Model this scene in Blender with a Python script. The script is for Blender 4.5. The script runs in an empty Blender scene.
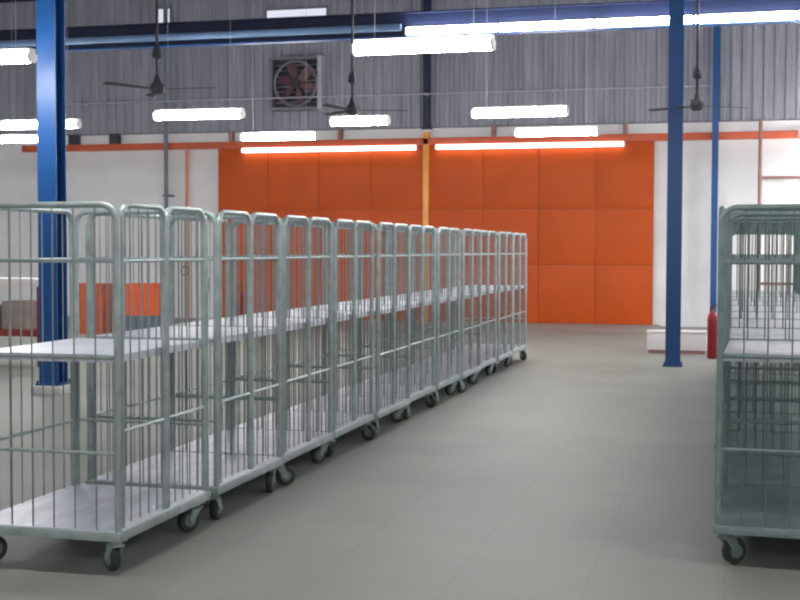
import bpy, bmesh, math, random
from mathutils import Vector, Matrix

random.seed(7)
PI = math.pi
scene = bpy.context.scene
COL = scene.collection

# ------------------------------------------------------------------ camera
cam_d = bpy.data.cameras.new('camera')
cam = bpy.data.objects.new('camera', cam_d)
COL.objects.link(cam)
scene.camera = cam
r_ = Vector((0.96803267, 0.2508076, 0.00288115))
u_ = Vector((-0.012885, 0.0382536, 0.99918499))
f_ = Vector((-0.25049297, 0.96728083, -0.04026238))
cam.matrix_world = Matrix(((r_.x, u_.x, -f_.x, 0.0), (r_.y, u_.y, -f_.y, 0.0),
                           (r_.z, u_.z, -f_.z, 1.5), (0, 0, 0, 1)))
cam_d.sensor_width = 36.0
cam_d.lens = 1271.2 / 800.0 * 36.0
cam_d.clip_start = 0.05
cam_d.clip_end = 200

# ------------------------------------------------------------------ world, exposure
w = bpy.data.worlds.new('world')
scene.world = w
w.use_nodes = True
w.node_tree.nodes['Background'].inputs[0].default_value = (0.6, 0.7, 0.85, 1)
w.node_tree.nodes['Background'].inputs[1].default_value = 0.3
scene.view_settings.view_transform = 'Standard'
scene.view_settings.look = 'None'
scene.view_settings.gamma = 1.0
scene.view_settings.use_curve_mapping = False
scene.view_settings.exposure = 1.72
LAMP = 20.0          # luminance of the lamp covers
scene.cycles.max_bounces = 8
scene.cycles.filter_width = 2.2


# ------------------------------------------------------------------ materials
def lin(c):
    return tuple(((v / 255.0) / 12.92 if v / 255.0 <= 0.04045 else ((v / 255.0 + 0.055) / 1.055) ** 2.4) for v in c)


def mat(name, rgb, rough=0.5, metal=0.0, var=0.12, scale=4.0, stretch=(1, 1, 1), spec=0.5, bump=0.0):
    m = bpy.data.materials.new(name)
    m.use_nodes = True
    nt = m.node_tree
    b = nt.nodes['Principled BSDF']
    b.inputs['Roughness'].default_value = rough
    b.inputs['Metallic'].default_value = metal
    b.inputs['Specular IOR Level'].default_value = spec
    tc = nt.nodes.new('ShaderNodeTexCoord')
    mp = nt.nodes.new('ShaderNodeMapping')
    mp.inputs['Scale'].default_value = stretch
    nz = nt.nodes.new('ShaderNodeTexNoise')
    nz.inputs['Scale'].default_value = scale
    nz.inputs['Detail'].default_value = 4
    cr = nt.nodes.new('ShaderNodeValToRGB')
    c = lin(rgb)
    cr.color_ramp.elements[0].position = 0.3
    cr.color_ramp.elements[1].position = 0.7
    cr.color_ramp.elements[0].color = (*[max(0, v * (1 - var)) for v in c], 1)
    cr.color_ramp.elements[1].color = (*[min(1, v * (1 + var)) for v in c], 1)
    L = nt.links.new
    L(tc.outputs['Object'], mp.inputs[0])
    L(mp.outputs[0], nz.inputs['Vector'])
    L(nz.outputs['Fac'], cr.inputs[0])
    L(cr.outputs[0], b.inputs['Base Color'])
    if bump:
        bp = nt.nodes.new('ShaderNodeBump')
        bp.inputs['Strength'].default_value = bump
        L(nz.outputs['Fac'], bp.inputs['Height'])
        L(bp.outputs[0], b.inputs['Normal'])
    return m


def emit(name, rgb, strength):
    m = bpy.data.materials.new(name)
    m.use_nodes = True
    b = m.node_tree.nodes['Principled BSDF']
    b.inputs['Base Color'].default_value = (0.8, 0.8, 0.8, 1)
    b.inputs['Emission Color'].default_value = (*rgb, 1)
    b.inputs['Emission Strength'].default_value = strength
    return m


def floor_mat():
    m = mat('floor_tiles', (143, 146, 139), rough=0.55, spec=0.3, var=0.06, scale=0.9)
    nt = m.node_tree
    b = nt.nodes['Principled BSDF']
    ramp = b.inputs['Base Color'].links[0].from_node
    tc = nt.nodes.new('ShaderNodeTexCoord')
    br = nt.nodes.new('ShaderNodeTexBrick')
    br.offset = 0.0
    br.inputs['Scale'].default_value = 1.0
    br.inputs['Brick Width'].default_value = 0.6
    br.inputs['Row Height'].default_value = 0.6
    br.inputs['Mortar Size'].default_value = 0.004
    br.inputs['Color1'].default_value = (1, 1, 1, 1)
    br.inputs['Color2'].default_value = (0.965, 0.965, 0.96, 1)
    br.inputs['Mortar'].default_value = (0.86, 0.86, 0.85, 1)
    mx = nt.nodes.new('ShaderNodeMix')
    mx.data_type = 'RGBA'
    mx.blend_type = 'MULTIPLY'
    mx.inputs['Factor'].default_value = 1.0
    L = nt.links.new
    L(tc.outputs['Object'], br.inputs['Vector'])
    L(ramp.outputs[0], mx.inputs['A'])
    L(br.outputs['Color'], mx.inputs['B'])
    L(mx.outputs['Result'], b.inputs['Base Color'])
    return m


M = {
    'floor': floor_mat(),
    'wall': mat('white_wall_paint', (240, 240, 242), rough=0.8, var=0.05, scale=1.5),
    'clad': mat('grey_corrugated_steel', (156, 158, 170), rough=0.5, metal=0.1, var=0.15, scale=1.2, stretch=(3, 3, 0.4)),
    'roof': mat('roof_sheet', (150, 160, 178), rough=0.6, metal=0.2, var=0.12, scale=1.0),
    'navy': mat('navy_painted_steel', (26, 36, 68), rough=0.45, var=0.15, scale=2.0),
    'blue': mat('blue_painted_steel', (22, 78, 140), rough=0.4, var=0.12, scale=3.0, stretch=(1, 1, 0.3)),
    'paleblue': mat('pale_blue_conduit', (120, 150, 190), rough=0.4, var=0.08),  # beam blue made paler by the light falling on it
    'orange': mat('orange_painted_sheet', (207, 87, 25), rough=0.5, var=0.06, scale=1.5, spec=0.3),
    'orangedk': mat('orange_painted_frame', (186, 76, 26), rough=0.5, var=0.08),
    'amber': mat('amber_painted_post', (255, 176, 78), rough=0.3, var=0.05),  # orange post, with the lamp light on it put into the yellower colour
    'rail': mat('orange_red_track', (206, 92, 56), rough=0.45, var=0.1),
    'galv': mat('galvanised_tube', (168, 182, 182), rough=0.4, metal=0.4, var=0.16, scale=14),
    'wire': mat('galvanised_wire', (142, 150, 150), rough=0.45, metal=0.4, var=0.12, scale=14),
    'zinc': mat('zinc_sheet', (214, 219, 230), rough=0.38, metal=0.2, var=0.14, scale=6, stretch=(3, 0.6, 1)),
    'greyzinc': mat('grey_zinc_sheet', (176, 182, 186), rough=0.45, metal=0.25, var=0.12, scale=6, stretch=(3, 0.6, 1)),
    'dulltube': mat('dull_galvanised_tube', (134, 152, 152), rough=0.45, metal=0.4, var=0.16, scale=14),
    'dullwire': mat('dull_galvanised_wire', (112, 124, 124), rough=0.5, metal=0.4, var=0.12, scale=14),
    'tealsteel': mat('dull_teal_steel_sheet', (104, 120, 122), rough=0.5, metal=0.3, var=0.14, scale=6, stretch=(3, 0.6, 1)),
    'rubber': mat('dark_rubber', (58, 66, 63), rough=0.7, var=0.2, scale=20),
    'hub': mat('grey_plastic', (130, 138, 134), rough=0.5, var=0.1),
    'housing': mat('white_lamp_housing', (225, 225, 225), rough=0.5, var=0.03),
    'cover': emit('lit_lamp_cover', (1.0, 0.98, 0.95), LAMP),
    'tube': emit('lit_pink_tube', (1.0, 0.80, 0.80), 1.6),
    'sky': emit('daylit_pane', (0.62, 0.66, 0.82), 0.22),
    'dark': mat('dark_metal', (52, 54, 62), rough=0.5, var=0.2, scale=8),
    'fanred': mat('brownish_fan_blade', (108, 78, 86), rough=0.5, var=0.2, scale=6),
    'fangrey': mat('fan_housing_grey', (128, 126, 138), rough=0.5, metal=0.2, var=0.15),
    'palegrey': mat('pale_grey_steel', (188, 184, 198), rough=0.45, var=0.06),
    'pipe': mat('grey_blue_pipe', (112, 122, 134), rough=0.45, var=0.1),
    'salmon': mat('salmon_painted_pipe', (226, 138, 110), rough=0.45, var=0.08),
    'brown': mat('brown_painted_pipe', (158, 118, 112), rough=0.5, var=0.1),
    'red': mat('red_enamel', (150, 22, 40), rough=0.35, var=0.12),
    'redbench': mat('red_brown_steel', (142, 58, 54), rough=0.5, var=0.15),
    'white': mat('white_laminate', (235, 228, 228), rough=0.4, var=0.03),
    'crate': mat('orange_plastic', (236, 96, 34), rough=0.4, var=0.08),
    'crateb': mat('brown_orange_plastic', (186, 96, 62), rough=0.5, var=0.18, scale=9, stretch=(4, 4, 0.5)),
    'slate': mat('slate_blue_plastic', (96, 116, 134), rough=0.5, var=0.1),
    'carton': mat('grey_carton', (150, 140, 134), rough=0.8, var=0.15, scale=7),
    'plinth': mat('pale_plinth', (208, 206, 204), rough=0.7, var=0.08),
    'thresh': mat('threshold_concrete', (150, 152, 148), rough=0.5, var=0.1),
    'signblue': mat('dark_blue_enamel', (34, 52, 92), rough=0.4, var=0.08),
}


# ------------------------------------------------------------------ mesh helpers
class MB:
    def __init__(s):
        s.bm = bmesh.new()

    def box(s, x0, x1, y0, y1, z0, z1, bev=0.0):
        bm2 = bmesh.new()
        bmesh.ops.create_cube(bm2, size=1.0)
        for v in bm2.verts:
            v.co = Vector(((x0 + x1) / 2 + v.co.x * (x1 - x0), (y0 + y1) / 2 + v.co.y * (y1 - y0), (z0 + z1) / 2 + v.co.z * (z1 - z0)))
        if bev:
            bmesh.ops.bevel(bm2, geom=bm2.edges[:], offset=bev, segments=2, affect='EDGES', profile=0.6)
        s.add(bm2)
        return s

    def add(s, bm2, mtx=None):
        if mtx is not None:
            bmesh.ops.transform(bm2, matrix=mtx, verts=bm2.verts[:])
        me = bpy.data.meshes.new('tmp')
        bm2.to_mesh(me)
        bm2.free()
        s.bm.from_mesh(me)
        bpy.data.meshes.remove(me)
        return s

    def cyl(s, a, b, r0, r1=None, n=16, cap=True):
        a, b = Vector(a), Vector(b)
        r1 = r0 if r1 is None else r1
        d = b - a
        bm2 = bmesh.new()
        bmesh.ops.create_cone(bm2, cap_ends=cap, segments=n, radius1=r0, radius2=r1, depth=d.length)
        q = d.to_track_quat('Z', 'Y').to_matrix().to_4x4()
        s.add(bm2, Matrix.Translation((a + b) / 2) @ q)
        return s

    def tube(s, pts, r, n=8, closed=False):
        pts = [Vector(p) for p in pts]
        k = len(pts)
        rings = []
        up = None
        for i in range(k):
            if closed:
                t = (pts[(i + 1) % k] - pts[i - 1]).normalized()
            else:
                t = (pts[min(i + 1, k - 1)] - pts[max(i - 1, 0)]).normalized()
            if up is None:
                up = Vector((0, 0, 1)) if abs(t.z) < 0.9 else Vector((0, 1, 0)) if abs(t.y) < .9 else Vector((1, 0, 0))
            up = (up - t * up.dot(t))
            if up.length < 1e-4:
                up = Vector((1, 0, 0)) - t * t.x
            up.normalize()
            sd = t.cross(up)
            rings.append([s.bm.verts.new(pts[i] + r * (math.cos(2 * PI * j / n) * up + math.sin(2 * PI * j / n) * sd)) for j in range(n)])
        rng = range(k) if closed else range(k - 1)
        for i in rng:
            A, B = rings[i], rings[(i + 1) % k]
            for j in range(n):
                s.bm.faces.new((A[j], B[j], B[(j + 1) % n], A[(j + 1) % n]))
        if not closed:
            s.bm.faces.new(rings[0])
            s.bm.faces.new(rings[-1][::-1])
        return s

    def lathe(s, prof, c=(0, 0, 0), n=20):
        rings = []
        for r, z in prof:
            rings.append([s.bm.verts.new((c[0] + max(r, 1e-4) * math.cos(2 * PI * j / n), c[1] + max(r, 1e-4) * math.sin(2 * PI * j / n), c[2] + z)) for j in range(n)])
        for A, B in zip(rings, rings[1:]):
            for j in range(n):
                s.bm.faces.new((A[j], A[(j + 1) % n], B[(j + 1) % n], B[j]))
        s.bm.faces.new(rings[0][::-1])
        s.bm.faces.new(rings[-1])
        return s

    def prism(s, poly, axis, a, b):
        """poly: 2D list, extruded along axis from a to b"""
        def P(p, t):
            if axis == 'x':
                return (t, p[0], p[1])
            if axis == 'y':
                return (p[0], t, p[1])
            return (p[0], p[1], t)
        A = [s.bm.verts.new(P(p, a)) for p in poly]
        B = [s.bm.verts.new(P(p, b)) for p in poly]
        k = len(poly)
        for i in range(k):
            s.bm.faces.new((A[i], A[(i + 1) % k], B[(i + 1) % k], B[i]))
        s.bm.faces.new(A[::-1])
        s.bm.faces.new(B)
        return s

    def build(s, name, m, parent=None, smooth=True):
        bmesh.ops.recalc_face_normals(s.bm, faces=s.bm.faces[:])
        me = bpy.data.meshes.new(name)
        s.bm.to_mesh(me)
        s.bm.free()
        me.materials.append(m)
        o = bpy.data.objects.new(name, me)
        COL.objects.link(o)
        if smooth:
            for p in me.polygons:
                p.use_smooth = True
            try:
                me.set_sharp_from_angle(angle=math.radians(38))
            except Exception:
                pass
        if parent is not None:
            o.parent = parent
        return o


def empty(name, loc=(0, 0, 0), rz=0.0, parent=None):
    o = bpy.data.objects.new(name, None)
    o.empty_display_size = 0.1
    COL.objects.link(o)
    o.location = loc
    o.rotation_euler = (0, 0, rz)
    if parent is not None:
        o.parent = parent
    return o


def tag(o, label, cat, group=None):
    o['label'] = label
    o['category'] = cat
    if group:
        o['group'] = group
    return o


def struct(o):
    o['kind'] = 'structure'
    return o


def copy_tree(o, parent=None):
    c = o.copy()
    COL.objects.link(c)
    if parent is not None:
        c.parent = parent
    for ch in list(o.children):
        copy_tree(ch, c)
    return c


def arch(a, b, z0, z1, rad, fixed, axis):
    """rounded U frame between a and b on an axis ('x' or 'y'), other coordinate fixed"""
    pts = [(a, z0)]
    for i in range(7):
        t = PI - i * PI / 12
        pts.append((a + rad + rad * math.cos(t), z1 - rad + rad * math.sin(t)))
    for i in range(7):
        t = PI / 2 - i * PI / 12
        pts.append((b - rad + rad * math.cos(t), z1 - rad + rad * math.sin(t)))
    pts.append((b, z0))
    return [(p, fixed, z) if axis == 'x' else (fixed, p, z) for p, z in pts]


# ------------------------------------------------------------------ the hall
XL, XR, YB, YF = -17.5, 6.0, 25.3, -8.0
def roof_z(y):
    return 7.1 + (YB - y) * 0.06

struct(MB().box(XL, XR, YF, YB + .2, -0.12, 0).build('floor', M['floor'], smooth=False))
wb = struct(MB().box(XL, XR, YB, YB + .2, 0, 3.96).box(XL, XR, YB + .08, YB + .2, 3.96, 7.3).build('wall_back', M['wall'], smooth=False))
# ribbed steel cladding on the upper part of the back wall
prof = []
x = XL + .01
while x < XR - .22:
    prof += [(x, YB - .01), (x + .06, YB - .01), (x + .085, YB - .05), (x + .155, YB - .05), (x + .18, YB - .01)]
    x += .2
prof.append((x, YB - .01))
poly = prof + [(x, YB + .07), (XL + .01, YB + .07)]
struct(MB().prism(poly, 'z', 3.97, 7.0).build('corrugated_cladding', M['clad'], wb, smooth=False))

for nm, x0, x1 in (('wall_left', XL - .2, XL), ('wall_right', XR, XR + .2)):
    struct(MB().prism([(YF, 0), (YB, 0), (YB, roof_z(YB)), (YF, roof_z(YF))], 'x', x0, x1).build(nm, M['wall'], smooth=False))
struct(MB().box(XL, XR, YF - .2, YF, 0, roof_z(YF)).build('wall_front', M['wall'], smooth=False))
# roof: profiled sheet with purlins under it
prof = []
x = XL
while x < XR - .3:
    prof += [(x, 0.0), (x + .2, 0.0), (x + .23, .04), (x + .27, .04)]
    x += .3
prof.append((XR, 0.0))
bm2 = MB()
for (y0, y1) in ((YF - .2, YB + .2),):
    A = [bm2.bm.verts.new((p, y0, roof_z(y0) + q)) for p, q in prof]
    B = [bm2.bm.verts.new((p, y1, roof_z(y1) + q)) for p, q in prof]
    A2 = [bm2.bm.verts.new((p, y0, roof_z(y0) + .1)) for p in (XL, XR)]
    B2 = [bm2.bm.verts.new((p, y1, roof_z(y1) + .1)) for p in (XL, XR)]
    for i in range(len(prof) - 1):
        bm2.bm.faces.new((A[i], A[i + 1], B[i + 1], B[i]))
    bm2.bm.faces.new((A2[0], A2[1], B2[1], B2[0]))
roof = struct(bm2.build('ceiling', M['roof'], smooth=False))
for k in range(20):
    y = YB - .12 - k * 1.6
    if y < YF + .3:
        break
    z = roof_z(y) - .005
    struct(MB().box(XL, XR, y - .04, y + .04, z - .20, z - .01).build('purlin', M['navy'], roof, smooth=False))

# high daylight panes in the cladding
def pane(n, x0, x1, z0, z1):
    o = struct(MB().box(x0, x1, YB - .075, YB - .06, z0, z1).build('window_%d' % n, M['sky'], smooth=False))
    f = MB()
    for a, b, c, d in ((x0 - .04, x1 + .04, z1, z1 + .04), (x0 - .04, x1 + .04, z0 - .04, z0), (x0 - .04, x0, z0, z1), (x1, x1 + .04, z0, z1)):
        f.box(a, b, YB - .09, YB - .05, c, d)
    f.build('window_frame', M['fangrey'], o, smooth=False)
pane(1, -9.42, -8.12, 6.22, 6.46)
pane(2, -11.9, -11.62, 6.3, 6.6)

# sliding doors: two orange leaves of square sheet panels
def leaf(n, x0, x1, ncol):
    zz = [0.03, 1.19, 2.30, 3.58]
    o = struct(MB().box(x0, x1, YB - .13, YB - .07, 0.02, 3.6).build('door_%d' % n, M['orangedk'], smooth=False))
    m = MB()
    wd = (x1 - x0) / ncol
    for i in range(ncol):
        for k in range(3):
            m.box(x0 + i * wd + .010, x0 + (i + 1) * wd - .010, YB - .145, YB - .12, zz[k] + .008, zz[k + 1] - .008, .006)
    m.build('door_panels', M['orange'], o)
    h = MB().tube([(x1 - .35 if n == 1 else x0 + .35, YB - .145, 1.0), (x1 - .35 if n == 1 else x0 + .35, YB - .2, 1.03),
                   (x1 - .35 if n == 1 else x0 + .35, YB - .2, 1.27), (x1 - .35 if n == 1 else x0 + .35, YB - .145, 1.3)], .012)
    h.build('door_handle', M['orangedk'], o)
leaf(1, -10.50, -6.02, 4)
leaf(2, -5.92, -1.44, 4)
struct(MB().box(-6.03, -5.91, YB - .22, YB - .06, 0, 3.86, .01).build('trim_1', M['amber']))
# overhead sliding track with hangers
tr = struct(MB().box(-15.1, XR - .1, YB - .22, YB - .1, 3.60, 3.74, .01).build('trim_2', M['rail']))
for bx in (-13.87, -12.9, -10.2, -7.8, -4.6, -2.0):
    wdt = .1 if bx < -12 else .035
    MB().box(bx - wdt, bx + wdt, YB - .2, YB - .02, 3.72, 3.96, .005).build('track_hanger', M['dark'] if bx < -12 else M['brown'], tr)
struct(MB().box(-15.2, XR - .1, YB - .06, YB - .0, 3.95, 3.98).build('trim_3', M['fangrey'], smooth=False))
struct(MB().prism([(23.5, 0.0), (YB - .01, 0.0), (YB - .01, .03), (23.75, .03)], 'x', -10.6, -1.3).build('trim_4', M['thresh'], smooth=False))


# ------------------------------------------------------------------ steelwork
def h_column(name, x, y, z1, wd, t, label, ped=None, group=None):
    o = empty(name, (x, y, 0))
    hw = wd / 2
    zb = ped[1] if ped else 0.0
    MB().box(-hw, hw, -hw, -hw + t, zb, z1).box(-hw, hw, hw - t, hw, zb, z1).box(-t / 2, t / 2, -hw + t, hw - t, zb, z1).build('shaft', M['blue'], o, smooth=False)
    if ped:
        MB().box(-ped[0], ped[0], -ped[0], ped[0], 0, ped[1], .01).build('pedestal', M['plinth'], o)
    pl = MB().box(-hw - .03, hw + .03, -hw - .03, hw + .03, zb, zb + .02)
    pl.build('base_plate', M['blue'], o, smooth=False)
    for sx in (-1, 1):
        for sy in (-1, 1):
            MB().cyl((sx * (hw + .012), sy * (hw + .012), zb + .02), (sx * (hw + .012), sy * (hw + .012), zb + .05), .01, n=6).build('anchor_bolt', M['dark'], o)
    return tag(o, label, 'column', group)

h_column('steel_column', -6.74, 11.77, roof_z(11.77) - .02, .21, .014, 'wide blue steel column rising behind the nearest roll cages, on a white plinth', ped=(.17, .09))
h_column('steel_column', -.69, 16.69, roof_z(16.69) - .02, .185, .014, 'blue steel column standing on the open floor at the aisle end, in front of the orange door')
h_column('steel_column', -.29, YB - .32, roof_z(YB - .32) - .02, .12, .01, 'slim blue steel column against the white wall right of the orange doors')
cx = -5.97
o = empty('steel_column', (cx, YB - .13, 3.95))
MB().box(-.07, .07, -.06, -.05, 0, 2.9).box(-.07, .07, .05, .06, 0, 2.9).box(-.006, .006, -.05, .05, 0, 2.9).build('shaft', M['navy'], o, smooth=False)
MB().box(-.1, .1, -.075, .075, -.03, 0).build('base_plate', M['navy'], o, smooth=False)
tag(o, 'short navy steel post on the grey cladding above the middle of the orange doors', 'column')

# main beam across the hall with a pale tube added as its lit lower edge
by = 16.95
o = empty('roof_beam', (0, by, 4.38))
MB().box(XL + .02, XR - .02, -.075, .075, 0, .018).build('bottom_flange', M['blue'], o, smooth=False)
MB().box(XL + .02, XR - .02, -.075, .075, .322, .34).build('top_flange', M['navy'], o, smooth=False)
MB().box(XL + .02, XR - .02, -.008, .008, .018, .322).build('web', M['navy'], o, smooth=False)
tag(o, 'long navy steel I beam running across the hall under the roof', 'beam')
o = MB().cyl((XL + .02, by - .125, 4.5), (-4.35, by - .125, 4.5), .05, n=14).build('conduit_pipe', M['paleblue'])  # light along the beam's left half, made as a pale tube
tag(o, 'pale blue conduit pipe along the left half of the navy roof beam', 'pipe')
o = empty('conduit_pipe', (0, YB - .40, 4.60))
MB().tube([(-14.2, 0, .0), (-.4, 0, 0)], .014).build('tube', M['palegrey'], o)
for k in [0, 1, 3, 4, 5]:
    MB().box(-13.6 + k * 2.55, -13.57 + k * 2.55, -.016, .33, -.02, .02).build('clamp', M['palegrey'], o, smooth=False)
tag(o, 'thin pale conduit running level across the grey corrugated cladding', 'pipe')

# upright pipes on the left of the doors
o = empty('downpipe', (-11.62, YB - .30, 0))
MB().cyl((0, 0, 0), (0, 0, 6.9), .045, n=14).build('tube', M['pipe'], o)
for z in (1.0, 2.6, 4.4, 6.0):
    MB().box(-.06, .06, -.055, .245 if z > 3.9 else .295, z, z + .04).build('clamp', M['pipe'], o, smooth=False)
tag(o, 'grey blue downpipe rising floor to roof on the white wall left of the doors', 'pipe')
o = empty('riser_pipe', (-11.22, YB - .12, 0))
MB().tube([(0, 0, 0), (0, 0, 3.585)], .035, n=12).build('tube', M['salmon'], o)
v = MB().cyl((0, -.03, 1.02), (0, -.12, 1.02), .02, n=10).build('valve', M['red'], o)
MB().tube([(.09 * math.cos(a * PI / 8), -.12, 1.02 + .09 * math.sin(a * PI / 8)) for a in range(16)], .014, closed=True).build('hand_wheel', M['red'], v)
tag(o, 'salmon riser pipe with red valve beside the left edge of the orange doors', 'pipe')
# brown pipe frame on the right wall
o = empty('pipe_frame', (.54, YB - .2, 0))
MB().tube([(0, 0, 0), (0, 0, 3.95)], .035, n=12).build('upright', M['brown'], o)
MB().tube([(2.6, 0, 0), (2.6, 0, 3.95)], .035, n=12).build('upright', M['brown'], o)
for z in (.86, 2.87):
    MB().tube([(0, 0, z), (2.6, 0, z)], .028, n=12).build('crossbar', M['brown'], o)
tag(o, 'brown pipe frame with crossbars standing against the white wall above the right cages', 'frame')


# ------------------------------------------------------------------ lamps
def lens_profile(hw, h):
    p = []
    for i in range(9):
        t = PI + i * PI / 8
        c, s_ = math.cos(t), math.sin(t)
        p.append((hw * math.copysign(abs(c) ** .7, c), h * math.copysign(abs(s_) ** .7, s_)))
    return p

def make_lamp(length=1.26, ch=.088, hw=.075):
    o = empty('batten_lamp')
    hl = length / 2
    MB().box(-hl, hl, -.05, .05, .0, .045, .006).build('housing', M['housing'], o)
    m = MB()
    m.prism(lens_profile(hw, ch), 'x', -hl + .02, hl - .02)
    m.build('lit_cover', M['cover'], o)
    for s_ in (-1, 1):
        e = MB().prism(lens_profile(hw + .003, ch + .003), 'x', s_ * hl - .02, s_ * hl + .004)
        e.build('end_cap', M['housing'], o)
    return o

proto_lamp = make_lamp()
beam_lamp = make_lamp(1.26, .05, .05)
LAMPS = [  # x centre, y, x-length scale, label
    (-2.64, 11.0, 'hanging batten lamp nearest the aisle, largest one in the photo, just under the roof beam'),
    (-6.97, 10.75, 'hanging batten lamp at the upper left edge, beside the wide blue column'),
    (-6.92, 15.93, 'hanging batten lamp in front of the downpipe, over the left cages'),
    (-2.68, 16.6, 'hanging batten lamp over the aisle, below the long strip on the beam'),
    (-9.75, 16.7, 'hanging batten lamp partly hidden behind the wide blue column'),
    (-7.0, 19.3, 'hanging batten lamp over the left orange door, touching its pink light strip'),
    (-2.58, 19.5, 'hanging batten lamp close above the pink light strip of the right orange door'),
    (-11.35, 18.82, 'lowest hanging batten lamp at the far left, level with the orange track'),
    (-5.05, 17.24, 'short hanging batten lamp between the exhaust fan and the middle door post'),
]
HID = [(1.65, 11.0), (1.65, 16.6), (1.65, 20.5), (2.3, 22.8), (2.6, 24.3), (4.5, 21.2), (4.2, 24.3), (-2.64, 5.2), (1.65, 5.2), (3.4, 22.6), (-11.3, 11.0),
       (-2.64, -.6), (1.65, -.6), (-6.97, -.6), (-2.64, -5.5), (-6.97, -5.5), (4.6, 11), (4.6, 19.5), (-14.8, 14.5), (-14.8, 19)]  # unseen lamps added for brightness, several crowded near the right wall
def place_lamp(src, x, y, label, group, sx=1.0):
    o = copy_tree(src)
    o.location = (x, y, 3.32)
    o.rotation_euler = (0, 0, random.uniform(-.02, .02))
    hl = .63 * sx
    zr = roof_z(y) - 3.32
    for s_ in (-.45, .45):
        MB().tube([(s_ * sx, 0, .04), (s_ * sx, 0, zr)], .003, n=5).build('hanger_wire', M['palegrey'], o)
    tag(o, label, 'lamp', group)
    return o
short_lamp = make_lamp(.84)
for i, (x, y, lb) in enumerate(LAMPS):
    if i == 8:
        place_lamp(short_lamp, x, y, lb, 'hanging batten lamps', .6)
    else:
        place_lamp(proto_lamp, x, y, lb, 'hanging batten lamps')
for x, y in HID:
    place_lamp(proto_lamp, x, y, 'hanging batten lamp outside the view, over the rest of the hall', 'batten lamps outside the view')
STRIP = ['first lit batten of the strip along the navy beam, where the pale conduit ends',
         'second lit batten along the navy beam, above the aisle',
         'third lit batten along the navy beam, left of the aisle end column',
         'lit batten along the navy beam directly behind the top of the aisle end column',
         'last lit batten along the navy beam, above the right cages']
for i, lb in enumerate(STRIP):
    o = copy_tree(beam_lamp)
    o.location = (-3.66 + i * 1.27, by - .06, 4.455)
    o.rotation_euler = (-PI / 2, 0, 0)
    o.name = 'beam_lamp' if i == 0 else 'beam_lamp.%03d' % i
    tag(o, lb, 'lamp', 'lit battens along the navy beam')
for root in (proto_lamp, short_lamp, beam_lamp):
    for ch in list(root.children):
        bpy.data.objects.remove(ch)
    bpy.data.objects.remove(root)
for (x0, x1, lb) in ((-9.95, -6.14, 'long pinkish light strip along the top of the left orange door'),
                     (-5.78, -1.99, 'long pinkish light strip along the top of the right orange door')):
    o = empty('light_strip', ((x0 + x1) / 2, YB - .15, 3.55))
    hl = (x1 - x0) / 2
    MB().box(-hl, hl, -.02, .0, -.05, .05, .004).build('housing', M['housing'], o)
    MB().cyl((-hl + .03, -.06, 0), (hl - .03, -.06, 0), .045, n=14).build('lit_tube', M['tube'], o)
    for s_ in (-1, 1):
        MB().cyl((s_ * (hl - .03), -.06, 0), (s_ * hl, -.06, 0), .048, n=14).build('end_cap', M['housing'], o)
    tag(o, lb, 'lamp', 'light strips on the orange doors')


# ------------------------------------------------------------------ fans
def ceiling_fan(x, y, a0, label):
    o = empty('ceiling_fan', (x, y, 3.3))
    zr = roof_z(y) - 3.3
    MB().tube([(0, 0, .1), (0, 0, zr)], .018, n=8).build('downrod', M['dark'], o)
    MB().lathe([(.02, .50), (.05, .44), (.06, .36), (.03, .34)], n=14).build('canopy', M['dark'], o)
    MB().lathe([(.04, -.06), (.075, -.045), (.09, 0), (.08, .045), (.045, .08), (.02, .16)], n=18).build('motor', M['dark'], o)
    for k in range(3):
        a = a0 + k * 2 * PI / 3
        m = MB()
        pr = [(.07, -.02), (.2, -.04), (.68, -.05), (.71, -.03), (.71, .03), (.68, .045), (.2, .03), (.07, .02)]
        m.prism(pr, 'z', -.004, .004)
        b = m.build('blade', M['dark'], o)
        b.rotation_euler = (math.radians(8), 0, a)
    return tag(o, label, 'fan', 'ceiling fans')
ceiling_fan(-6.3, 13.33, .05, 'dark ceiling fan on a rod above the left cages, near the wide blue column')
ceiling_fan(-4.77, 15.92, .3, 'dark ceiling fan hanging just right of the square exhaust fan')
ceiling_fan(-.42, 16.45, .5, 'dark ceiling fan hanging just right of the aisle end column')

o = empty('exhaust_fan', (-8.73, YB - .05, 4.36))
m = MB()
m.box(-.56, -.50, -.24, 0, 0, 1.1).box(-.5, .5, -.24, 0, 0, .06).box(-.5, .5, -.24, 0, 1.04, 1.1)
m.build('housing', M['fangrey'], o, smooth=False)
MB().box(.49, .58, -.26, 0, 0, 1.1, .005).build('side_panel', M['palegrey'], o)
m = MB()
ring = []
m.tube([(.46 * math.cos(i * PI / 16), -.20, .55 + .46 * math.sin(i * PI / 16)) for i in range(32)], .03, closed=True)
m.build('shroud', M['fangrey'], o)
MB().cyl((0, -.08, .55), (0, -.22, .55), .1, .08, n=18).build('hub', M['dark'], o)
for k in range(6):
    m = MB()
    m.prism([(.08, -.05), (.2, -.11), (.42, -.14), (.43, .08), (.2, .06), (.08, .05)], 'z', -.004, .004)
    b = m.build('fan_blade', M['fanred'], o)
    b.matrix_local = Matrix.Translation((0, -.16, .55)) @ Matrix.Rotation(k * PI / 3 + .2, 4, 'Y') @ Matrix.Rotation(PI / 2, 4, 'X') @ Matrix.Rotation(math.radians(28), 4, 'X')
m = MB()
for k in range(9):
    m.box(-.5, .5, -.05, -.04, .08 + k * .11, .16 + k * .11)
m.build('shutter', M['dark'], o, smooth=False)
tag(o, 'square grey exhaust fan with round shroud set in the corrugated wall', 'fan')


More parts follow.
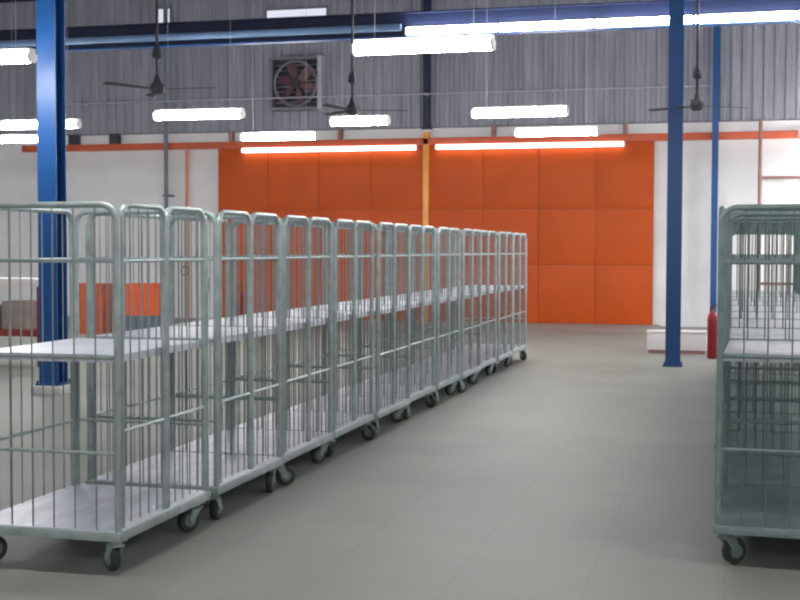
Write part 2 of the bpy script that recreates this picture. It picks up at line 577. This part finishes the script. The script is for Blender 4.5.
# ------------------------------------------------------------------ roll cages
ZT = 1.712
def make_caster(parent, x, y, a):
    c = MB()
    c.box(-.04, .04, -.04, .04, .148, .158)
    c.cyl((0, 0, .125), (0, 0, .148), .03, n=14)
    for s_ in (-1, 1):
        c.prism([(-.032, .135), (.032, .135), (.055, .06), (.045, .048), (.03, .05)], 'x', s_ * .027 - .003, s_ * .027 + .003)
    c.box(-.03, .03, -.034, .034, .122, .132)
    c.cyl((-.036, .042, .062), (.036, .042, .062), .008, n=8)
    co = c.build('caster', M['galv'], parent)
    co.location = (x, y, 0)
    co.rotation_euler = (0, 0, a)
    w_ = MB()
    pr = [(.062, -.012), (.0625, .012), (.058, .019), (.03, .02), (.03, -.02), (.058, -.019)]
    n = 24
    rings = [[w_.bm.verts.new((q, .042 + r * math.cos(2 * PI * j / n), .0627 + r * math.sin(2 * PI * j / n))) for j in range(n)] for r, q in pr]
    for i in range(len(rings)):
        A, B = rings[i], rings[(i + 1) % len(rings)]
        for j in range(n):
            w_.bm.faces.new((A[j], A[(j + 1) % n], B[(j + 1) % n], B[j]))
    w_.build('wheel', M['rubber'], co)
    MB().cyl((-.022, .042, .0627), (.022, .042, .0627), .034, n=16).build('wheel_hub', M['hub'], co)
    return co

def frame_panel(parent, name, a, b, fixed, axis, rails, nb, r=.0155, z0=.19):
    m = MB()
    m.tube(arch(a, b, z0, ZT - r, .075, fixed, axis), r, n=10)
    fr = m.build(name, M['galv'], parent)
    for z in rails:
        P = [(a, fixed, z), (b, fixed, z)] if axis == 'x' else [(fixed, a, z), (fixed, b, z)]
        MB().tube(P, .0085, n=8).build('rail', M['galv'], fr)
    g = MB()
    for k in range(nb):
        p = a + (b - a) * (k + 1) / (nb + 1)
        P = [(p, fixed, z0 + .01), (p, fixed, ZT - .02)] if axis == 'x' else [(fixed, p, z0 + .01), (fixed, p, ZT - .02)]
        g.tube(P, .0034, n=6)
    g.build('bars', M['wire'], fr)
    return fr

def make_cage():
    o = empty('roll_cage')
    m = MB()
    for (x0, x1, y0, y1) in ((-.4, .4, -.525, -.485), (-.4, .4, .485, .525), (-.4, -.36, -.485, .485), (.36, .4, -.485, .485), (-.36, .36, -.02, .02)):
        m.box(x0, x1, y0, y1, .158, .200, .004)
    pf = m.build('platform_frame', M['galv'], o)
    m = MB().box(-.392, .392, -.517, .517, .200, .205)
    m.build('deck_sheet', M['zinc'], o, smooth=False)
    for sx in (-1, 1):
        for sy in (-1, 1):
            make_caster(o, sx * .338, sy * .45, {(1, -1): .9, (1, 1): 2.6, (-1, -1): -.5, (-1, 1): 2.9}[(sx, sy)])
    frame_panel(o, 'end_panel', -.38, .38, -.505, 'x', (.56, 1.0, 1.44), 6)
    frame_panel(o, 'end_panel', -.38, .38, .505, 'x', (.56, 1.0, 1.44), 6)
    frame_panel(o, 'rear_panel', -.471, .471, -.383, 'y', (.56, 1.0, 1.44), 8)
    for s_ in (-1, 1):
        a, b = (-.471, -.012) if s_ < 0 else (.012, .471)
        frame_panel(o, 'gate', a, b, .383, 'y', (.66, 1.44), 4, r=.014, z0=.215)
    m = MB().box(-.365, .365, -.485, .485, 1.005, 1.010).box(-.365, .365, -.487, -.480, .975, 1.01).box(-.365, .365, .480, .487, .975, 1.01)
    m.box(-.367, -.360, -.485, .485, .975, 1.01).box(.360, .367, -.485, .485, .975, 1.01)
    m.build('shelf', M['zinc'], o, smooth=False)
    return o

def swivel(ch, rng):
    a = rng.uniform(-1.35, 1.35)          # the wheel trails inward, under the platform
    ch.rotation_euler = (0, 0, a if ch.location.y < 0 else PI + a)

rng = random.Random(11)
proto = make_cage()
ORD = ['nearest', 'second', 'third', 'fourth', 'fifth', 'sixth', 'seventh', 'eighth', 'ninth', 'tenth', 'eleventh']
LEFT_Y = [5.765, 6.92, 8.00, 9.075, 10.15, 11.22, 12.30, 13.37, 14.44, 15.51, 16.58]
LEFT = []
for i, y in enumerate(LEFT_Y):
    o = proto if i == 0 else copy_tree(proto)
    o.location = (-3.07 + (rng.uniform(-.02, .02) if i else 0), y, 0)
    o.rotation_euler = (0, 0, rng.uniform(-.004, .004) if 0 < i < 10 else (0 if i == 0 else -.01))
    if i:
        for ch in o.children:
            if ch.name.startswith('caster'):
                swivel(ch, rng)
    if i == 0:
        lb = 'galvanised roll cage with shelf, nearest of the long left row'
    elif i == 10:
        lb = 'galvanised roll cage at the far end of the long left row, before the orange doors'
    else:
        lb = '%s galvanised roll cage from the camera in the long left row' % ORD[i]
    tag(o, lb, 'roll cage', 'roll cages in the left row')
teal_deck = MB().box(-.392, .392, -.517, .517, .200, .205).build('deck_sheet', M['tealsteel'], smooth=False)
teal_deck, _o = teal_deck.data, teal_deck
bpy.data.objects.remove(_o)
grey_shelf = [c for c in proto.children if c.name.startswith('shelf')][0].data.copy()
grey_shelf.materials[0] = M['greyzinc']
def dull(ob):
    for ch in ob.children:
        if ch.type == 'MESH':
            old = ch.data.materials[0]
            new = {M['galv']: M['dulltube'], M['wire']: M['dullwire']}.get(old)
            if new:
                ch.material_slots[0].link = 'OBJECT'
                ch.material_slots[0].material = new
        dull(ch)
RIGHT_Y = [6.655, 7.745, 8.835, 9.925, 11.015, 12.105, 13.195, 14.285, 15.375]
for i, y in enumerate(RIGHT_Y):
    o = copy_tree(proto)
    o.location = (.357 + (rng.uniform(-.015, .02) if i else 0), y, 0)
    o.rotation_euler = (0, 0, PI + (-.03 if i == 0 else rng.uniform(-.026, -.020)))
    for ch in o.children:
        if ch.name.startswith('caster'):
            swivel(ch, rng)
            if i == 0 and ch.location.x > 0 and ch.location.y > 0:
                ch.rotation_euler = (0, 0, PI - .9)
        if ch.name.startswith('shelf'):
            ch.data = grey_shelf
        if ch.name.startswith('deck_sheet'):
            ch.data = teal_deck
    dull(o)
    lb = ('galvanised roll cage at the front of the right row, cut by the picture edge' if i == 0 else
          'galvanised roll cage standing %s in the right row, seen through the front one' % ORD[i])
    tag(o, lb, 'roll cage', 'roll cages in the right row')


# ------------------------------------------------------------------ things by the walls
def extinguisher(x, y, z, h, r, label):
    o = empty('fire_extinguisher', (x, y, z))
    MB().lathe([(r * .85, 0), (r, .02), (r, h * .72), (r * .8, h * .80), (r * .3, h * .86), (r * .28, h * .9)], n=20).build('cylinder', M['red'], o)
    MB().cyl((0, 0, h * .9), (0, 0, h * .95), r * .3, n=12).box(-.02, .10, -.012, .012, h * .95, h * .97).box(-.02, .09, -.012, .012, h * .985, h).build('valve_handle', M['dark'], o)
    MB().tube([(-.02, 0, h * .93), (-.03, .05, h * .9), (-.02, r + .015, h * .6), (-.02, r + .012, h * .3)], .012).build('hose', M['rubber'], o)
    return tag(o, label, 'fire extinguisher')
extinguisher(-.215, 18.0, 0, .76, .07, 'red fire extinguisher on the floor beside the right row of cages')
extinguisher(-9.95, YB - .35, 0.0, .74, .085, 'dark red fire extinguisher in front of the left orange door, seen through the cages')

# low pale box behind the aisle-end column
o = empty('low_box', (-.72, 18.85, 0))
MB().box(-.42, .42, -.18, .18, .05, .30, .008).build('body', M['white'], o)
MB().box(-.43, .43, -.19, .19, .30, .325, .006).build('lid', M['white'], o)
MB().box(-.40, .40, -.17, .17, 0, .05).build('base', M['brown'], o, smooth=False)
tag(o, 'low white box on the floor behind the aisle end column', 'box')

# packing bench at the left
o = empty('packing_bench', (-9.1, 14.6, 0))
MB().box(-.75, .75, -.3, .3, 1.01, 1.11, .008).build('bench_top', M['white'], o)
for sx in (-1, 1):
    for sy in (-1, 1):
        MB().box(sx * .70 - .03, sx * .70 + .03, sy * .25 - .03, sy * .25 + .03, 0, 1.01).build('leg', M['redbench'], o, smooth=False)
MB().box(-.73, .73, -.29, .29, .38, .46, .004).build('lower_shelf', M['redbench'], o)
MB().box(-.67, .67, .22, .25, .70, .76).build('back_rail', M['redbench'], o, smooth=False)
tag(o, 'packing bench with thick white top and red brown frame behind the nearest cage', 'bench')
for k, (bx, bw, bh, lb) in enumerate(((-.16, .34, .36, 'grey carton on the lower shelf of the packing bench, beside its right leg'), (-.60, .36, .30, 'grey carton on the bench lower shelf, farther from the blue column'))):
    o = empty('carton', (-9.1 + bx + .45, 14.58, .46))
    MB().box(-bw / 2, bw / 2, -.17, .17, 0, bh, .006).build('body', M['carton'], o)
    MB().box(-bw / 2 - .002, bw / 2 + .002, -.025, .025, -0.0 + .005, bh + .003).build('packing_tape', M['brown'], o, smooth=False)
    tag(o, lb, 'box', 'cartons on the packing bench')

def make_crate(w_, d, h, m_):
    o = empty('plastic_crate')
    t = .02
    b = MB()
    b.box(-w_ / 2, w_ / 2, -d / 2, d / 2, 0, t)
    b.box(-w_ / 2, w_ / 2, -d / 2, -d / 2 + t, t, h).box(-w_ / 2, w_ / 2, d / 2 - t, d / 2, t, h)
    b.box(-w_ / 2, -w_ / 2 + t, -d / 2 + t, d / 2 - t, t, h).box(w_ / 2 - t, w_ / 2, -d / 2 + t, d / 2 - t, t, h)
    n = 5
    for k in range(n + 1):
        x_ = -w_ / 2 + .02 + (w_ - .04) * k / n
        b.box(x_ - .012, x_ + .012, -d / 2 - .012, -d / 2, t, h - .03)
    b.build('body', m_, o, smooth=False)
    b = MB()
    for (x0, x1, y0, y1) in ((-w_ / 2 - .02, w_ / 2 + .02, -d / 2 - .02, -d / 2 + .005), (-w_ / 2 - .02, w_ / 2 + .02, d / 2 - .005, d / 2 + .02),
                             (-w_ / 2 - .02, -w_ / 2 + .005, -d / 2, d / 2), (w_ / 2 - .005, w_ / 2 + .02, -d / 2, d / 2)):
        b.box(x0, x1, y0, y1, h - .035, h)
    b.build('rim', m_, o, smooth=False)
    return o
o = make_crate(.58, .4, .44, M['crateb']); o.location = (-10.78, 20.2, 0)
tag(o, 'brown orange plastic crate on the floor, lower of the pair by the blue column', 'crate', 'brown orange crates')
o = make_crate(.58, .4, .44, M['crateb']); o.location = (-10.78, 20.2, .44)
tag(o, 'brown orange plastic crate stacked on another one, right of the blue column', 'crate', 'brown orange crates')
o = make_crate(.54, .4, .55, M['crate']); o.location = (-9.79, 20.2, .34)
tag(o, 'bright orange plastic crate on a slate blue crate', 'crate')
o = make_crate(.54, .4, .34, M['slate']); o.location = (-9.79, 20.2, 0)
tag(o, 'slate blue plastic crate under the bright orange one', 'crate')

# small dark blue cabinet on the white wall
o = empty('wall_box', (-10.84, YB, .58))
MB().box(-.07, .07, -.08, 0, 0, .28, .006).build('body', M['signblue'], o)
MB().box(-.06, .06, -.088, -.078, .01, .27, .003).build('cover_plate', M['signblue'], o)
tag(o, 'small dark blue box on the white wall left of the orange doors', 'box')
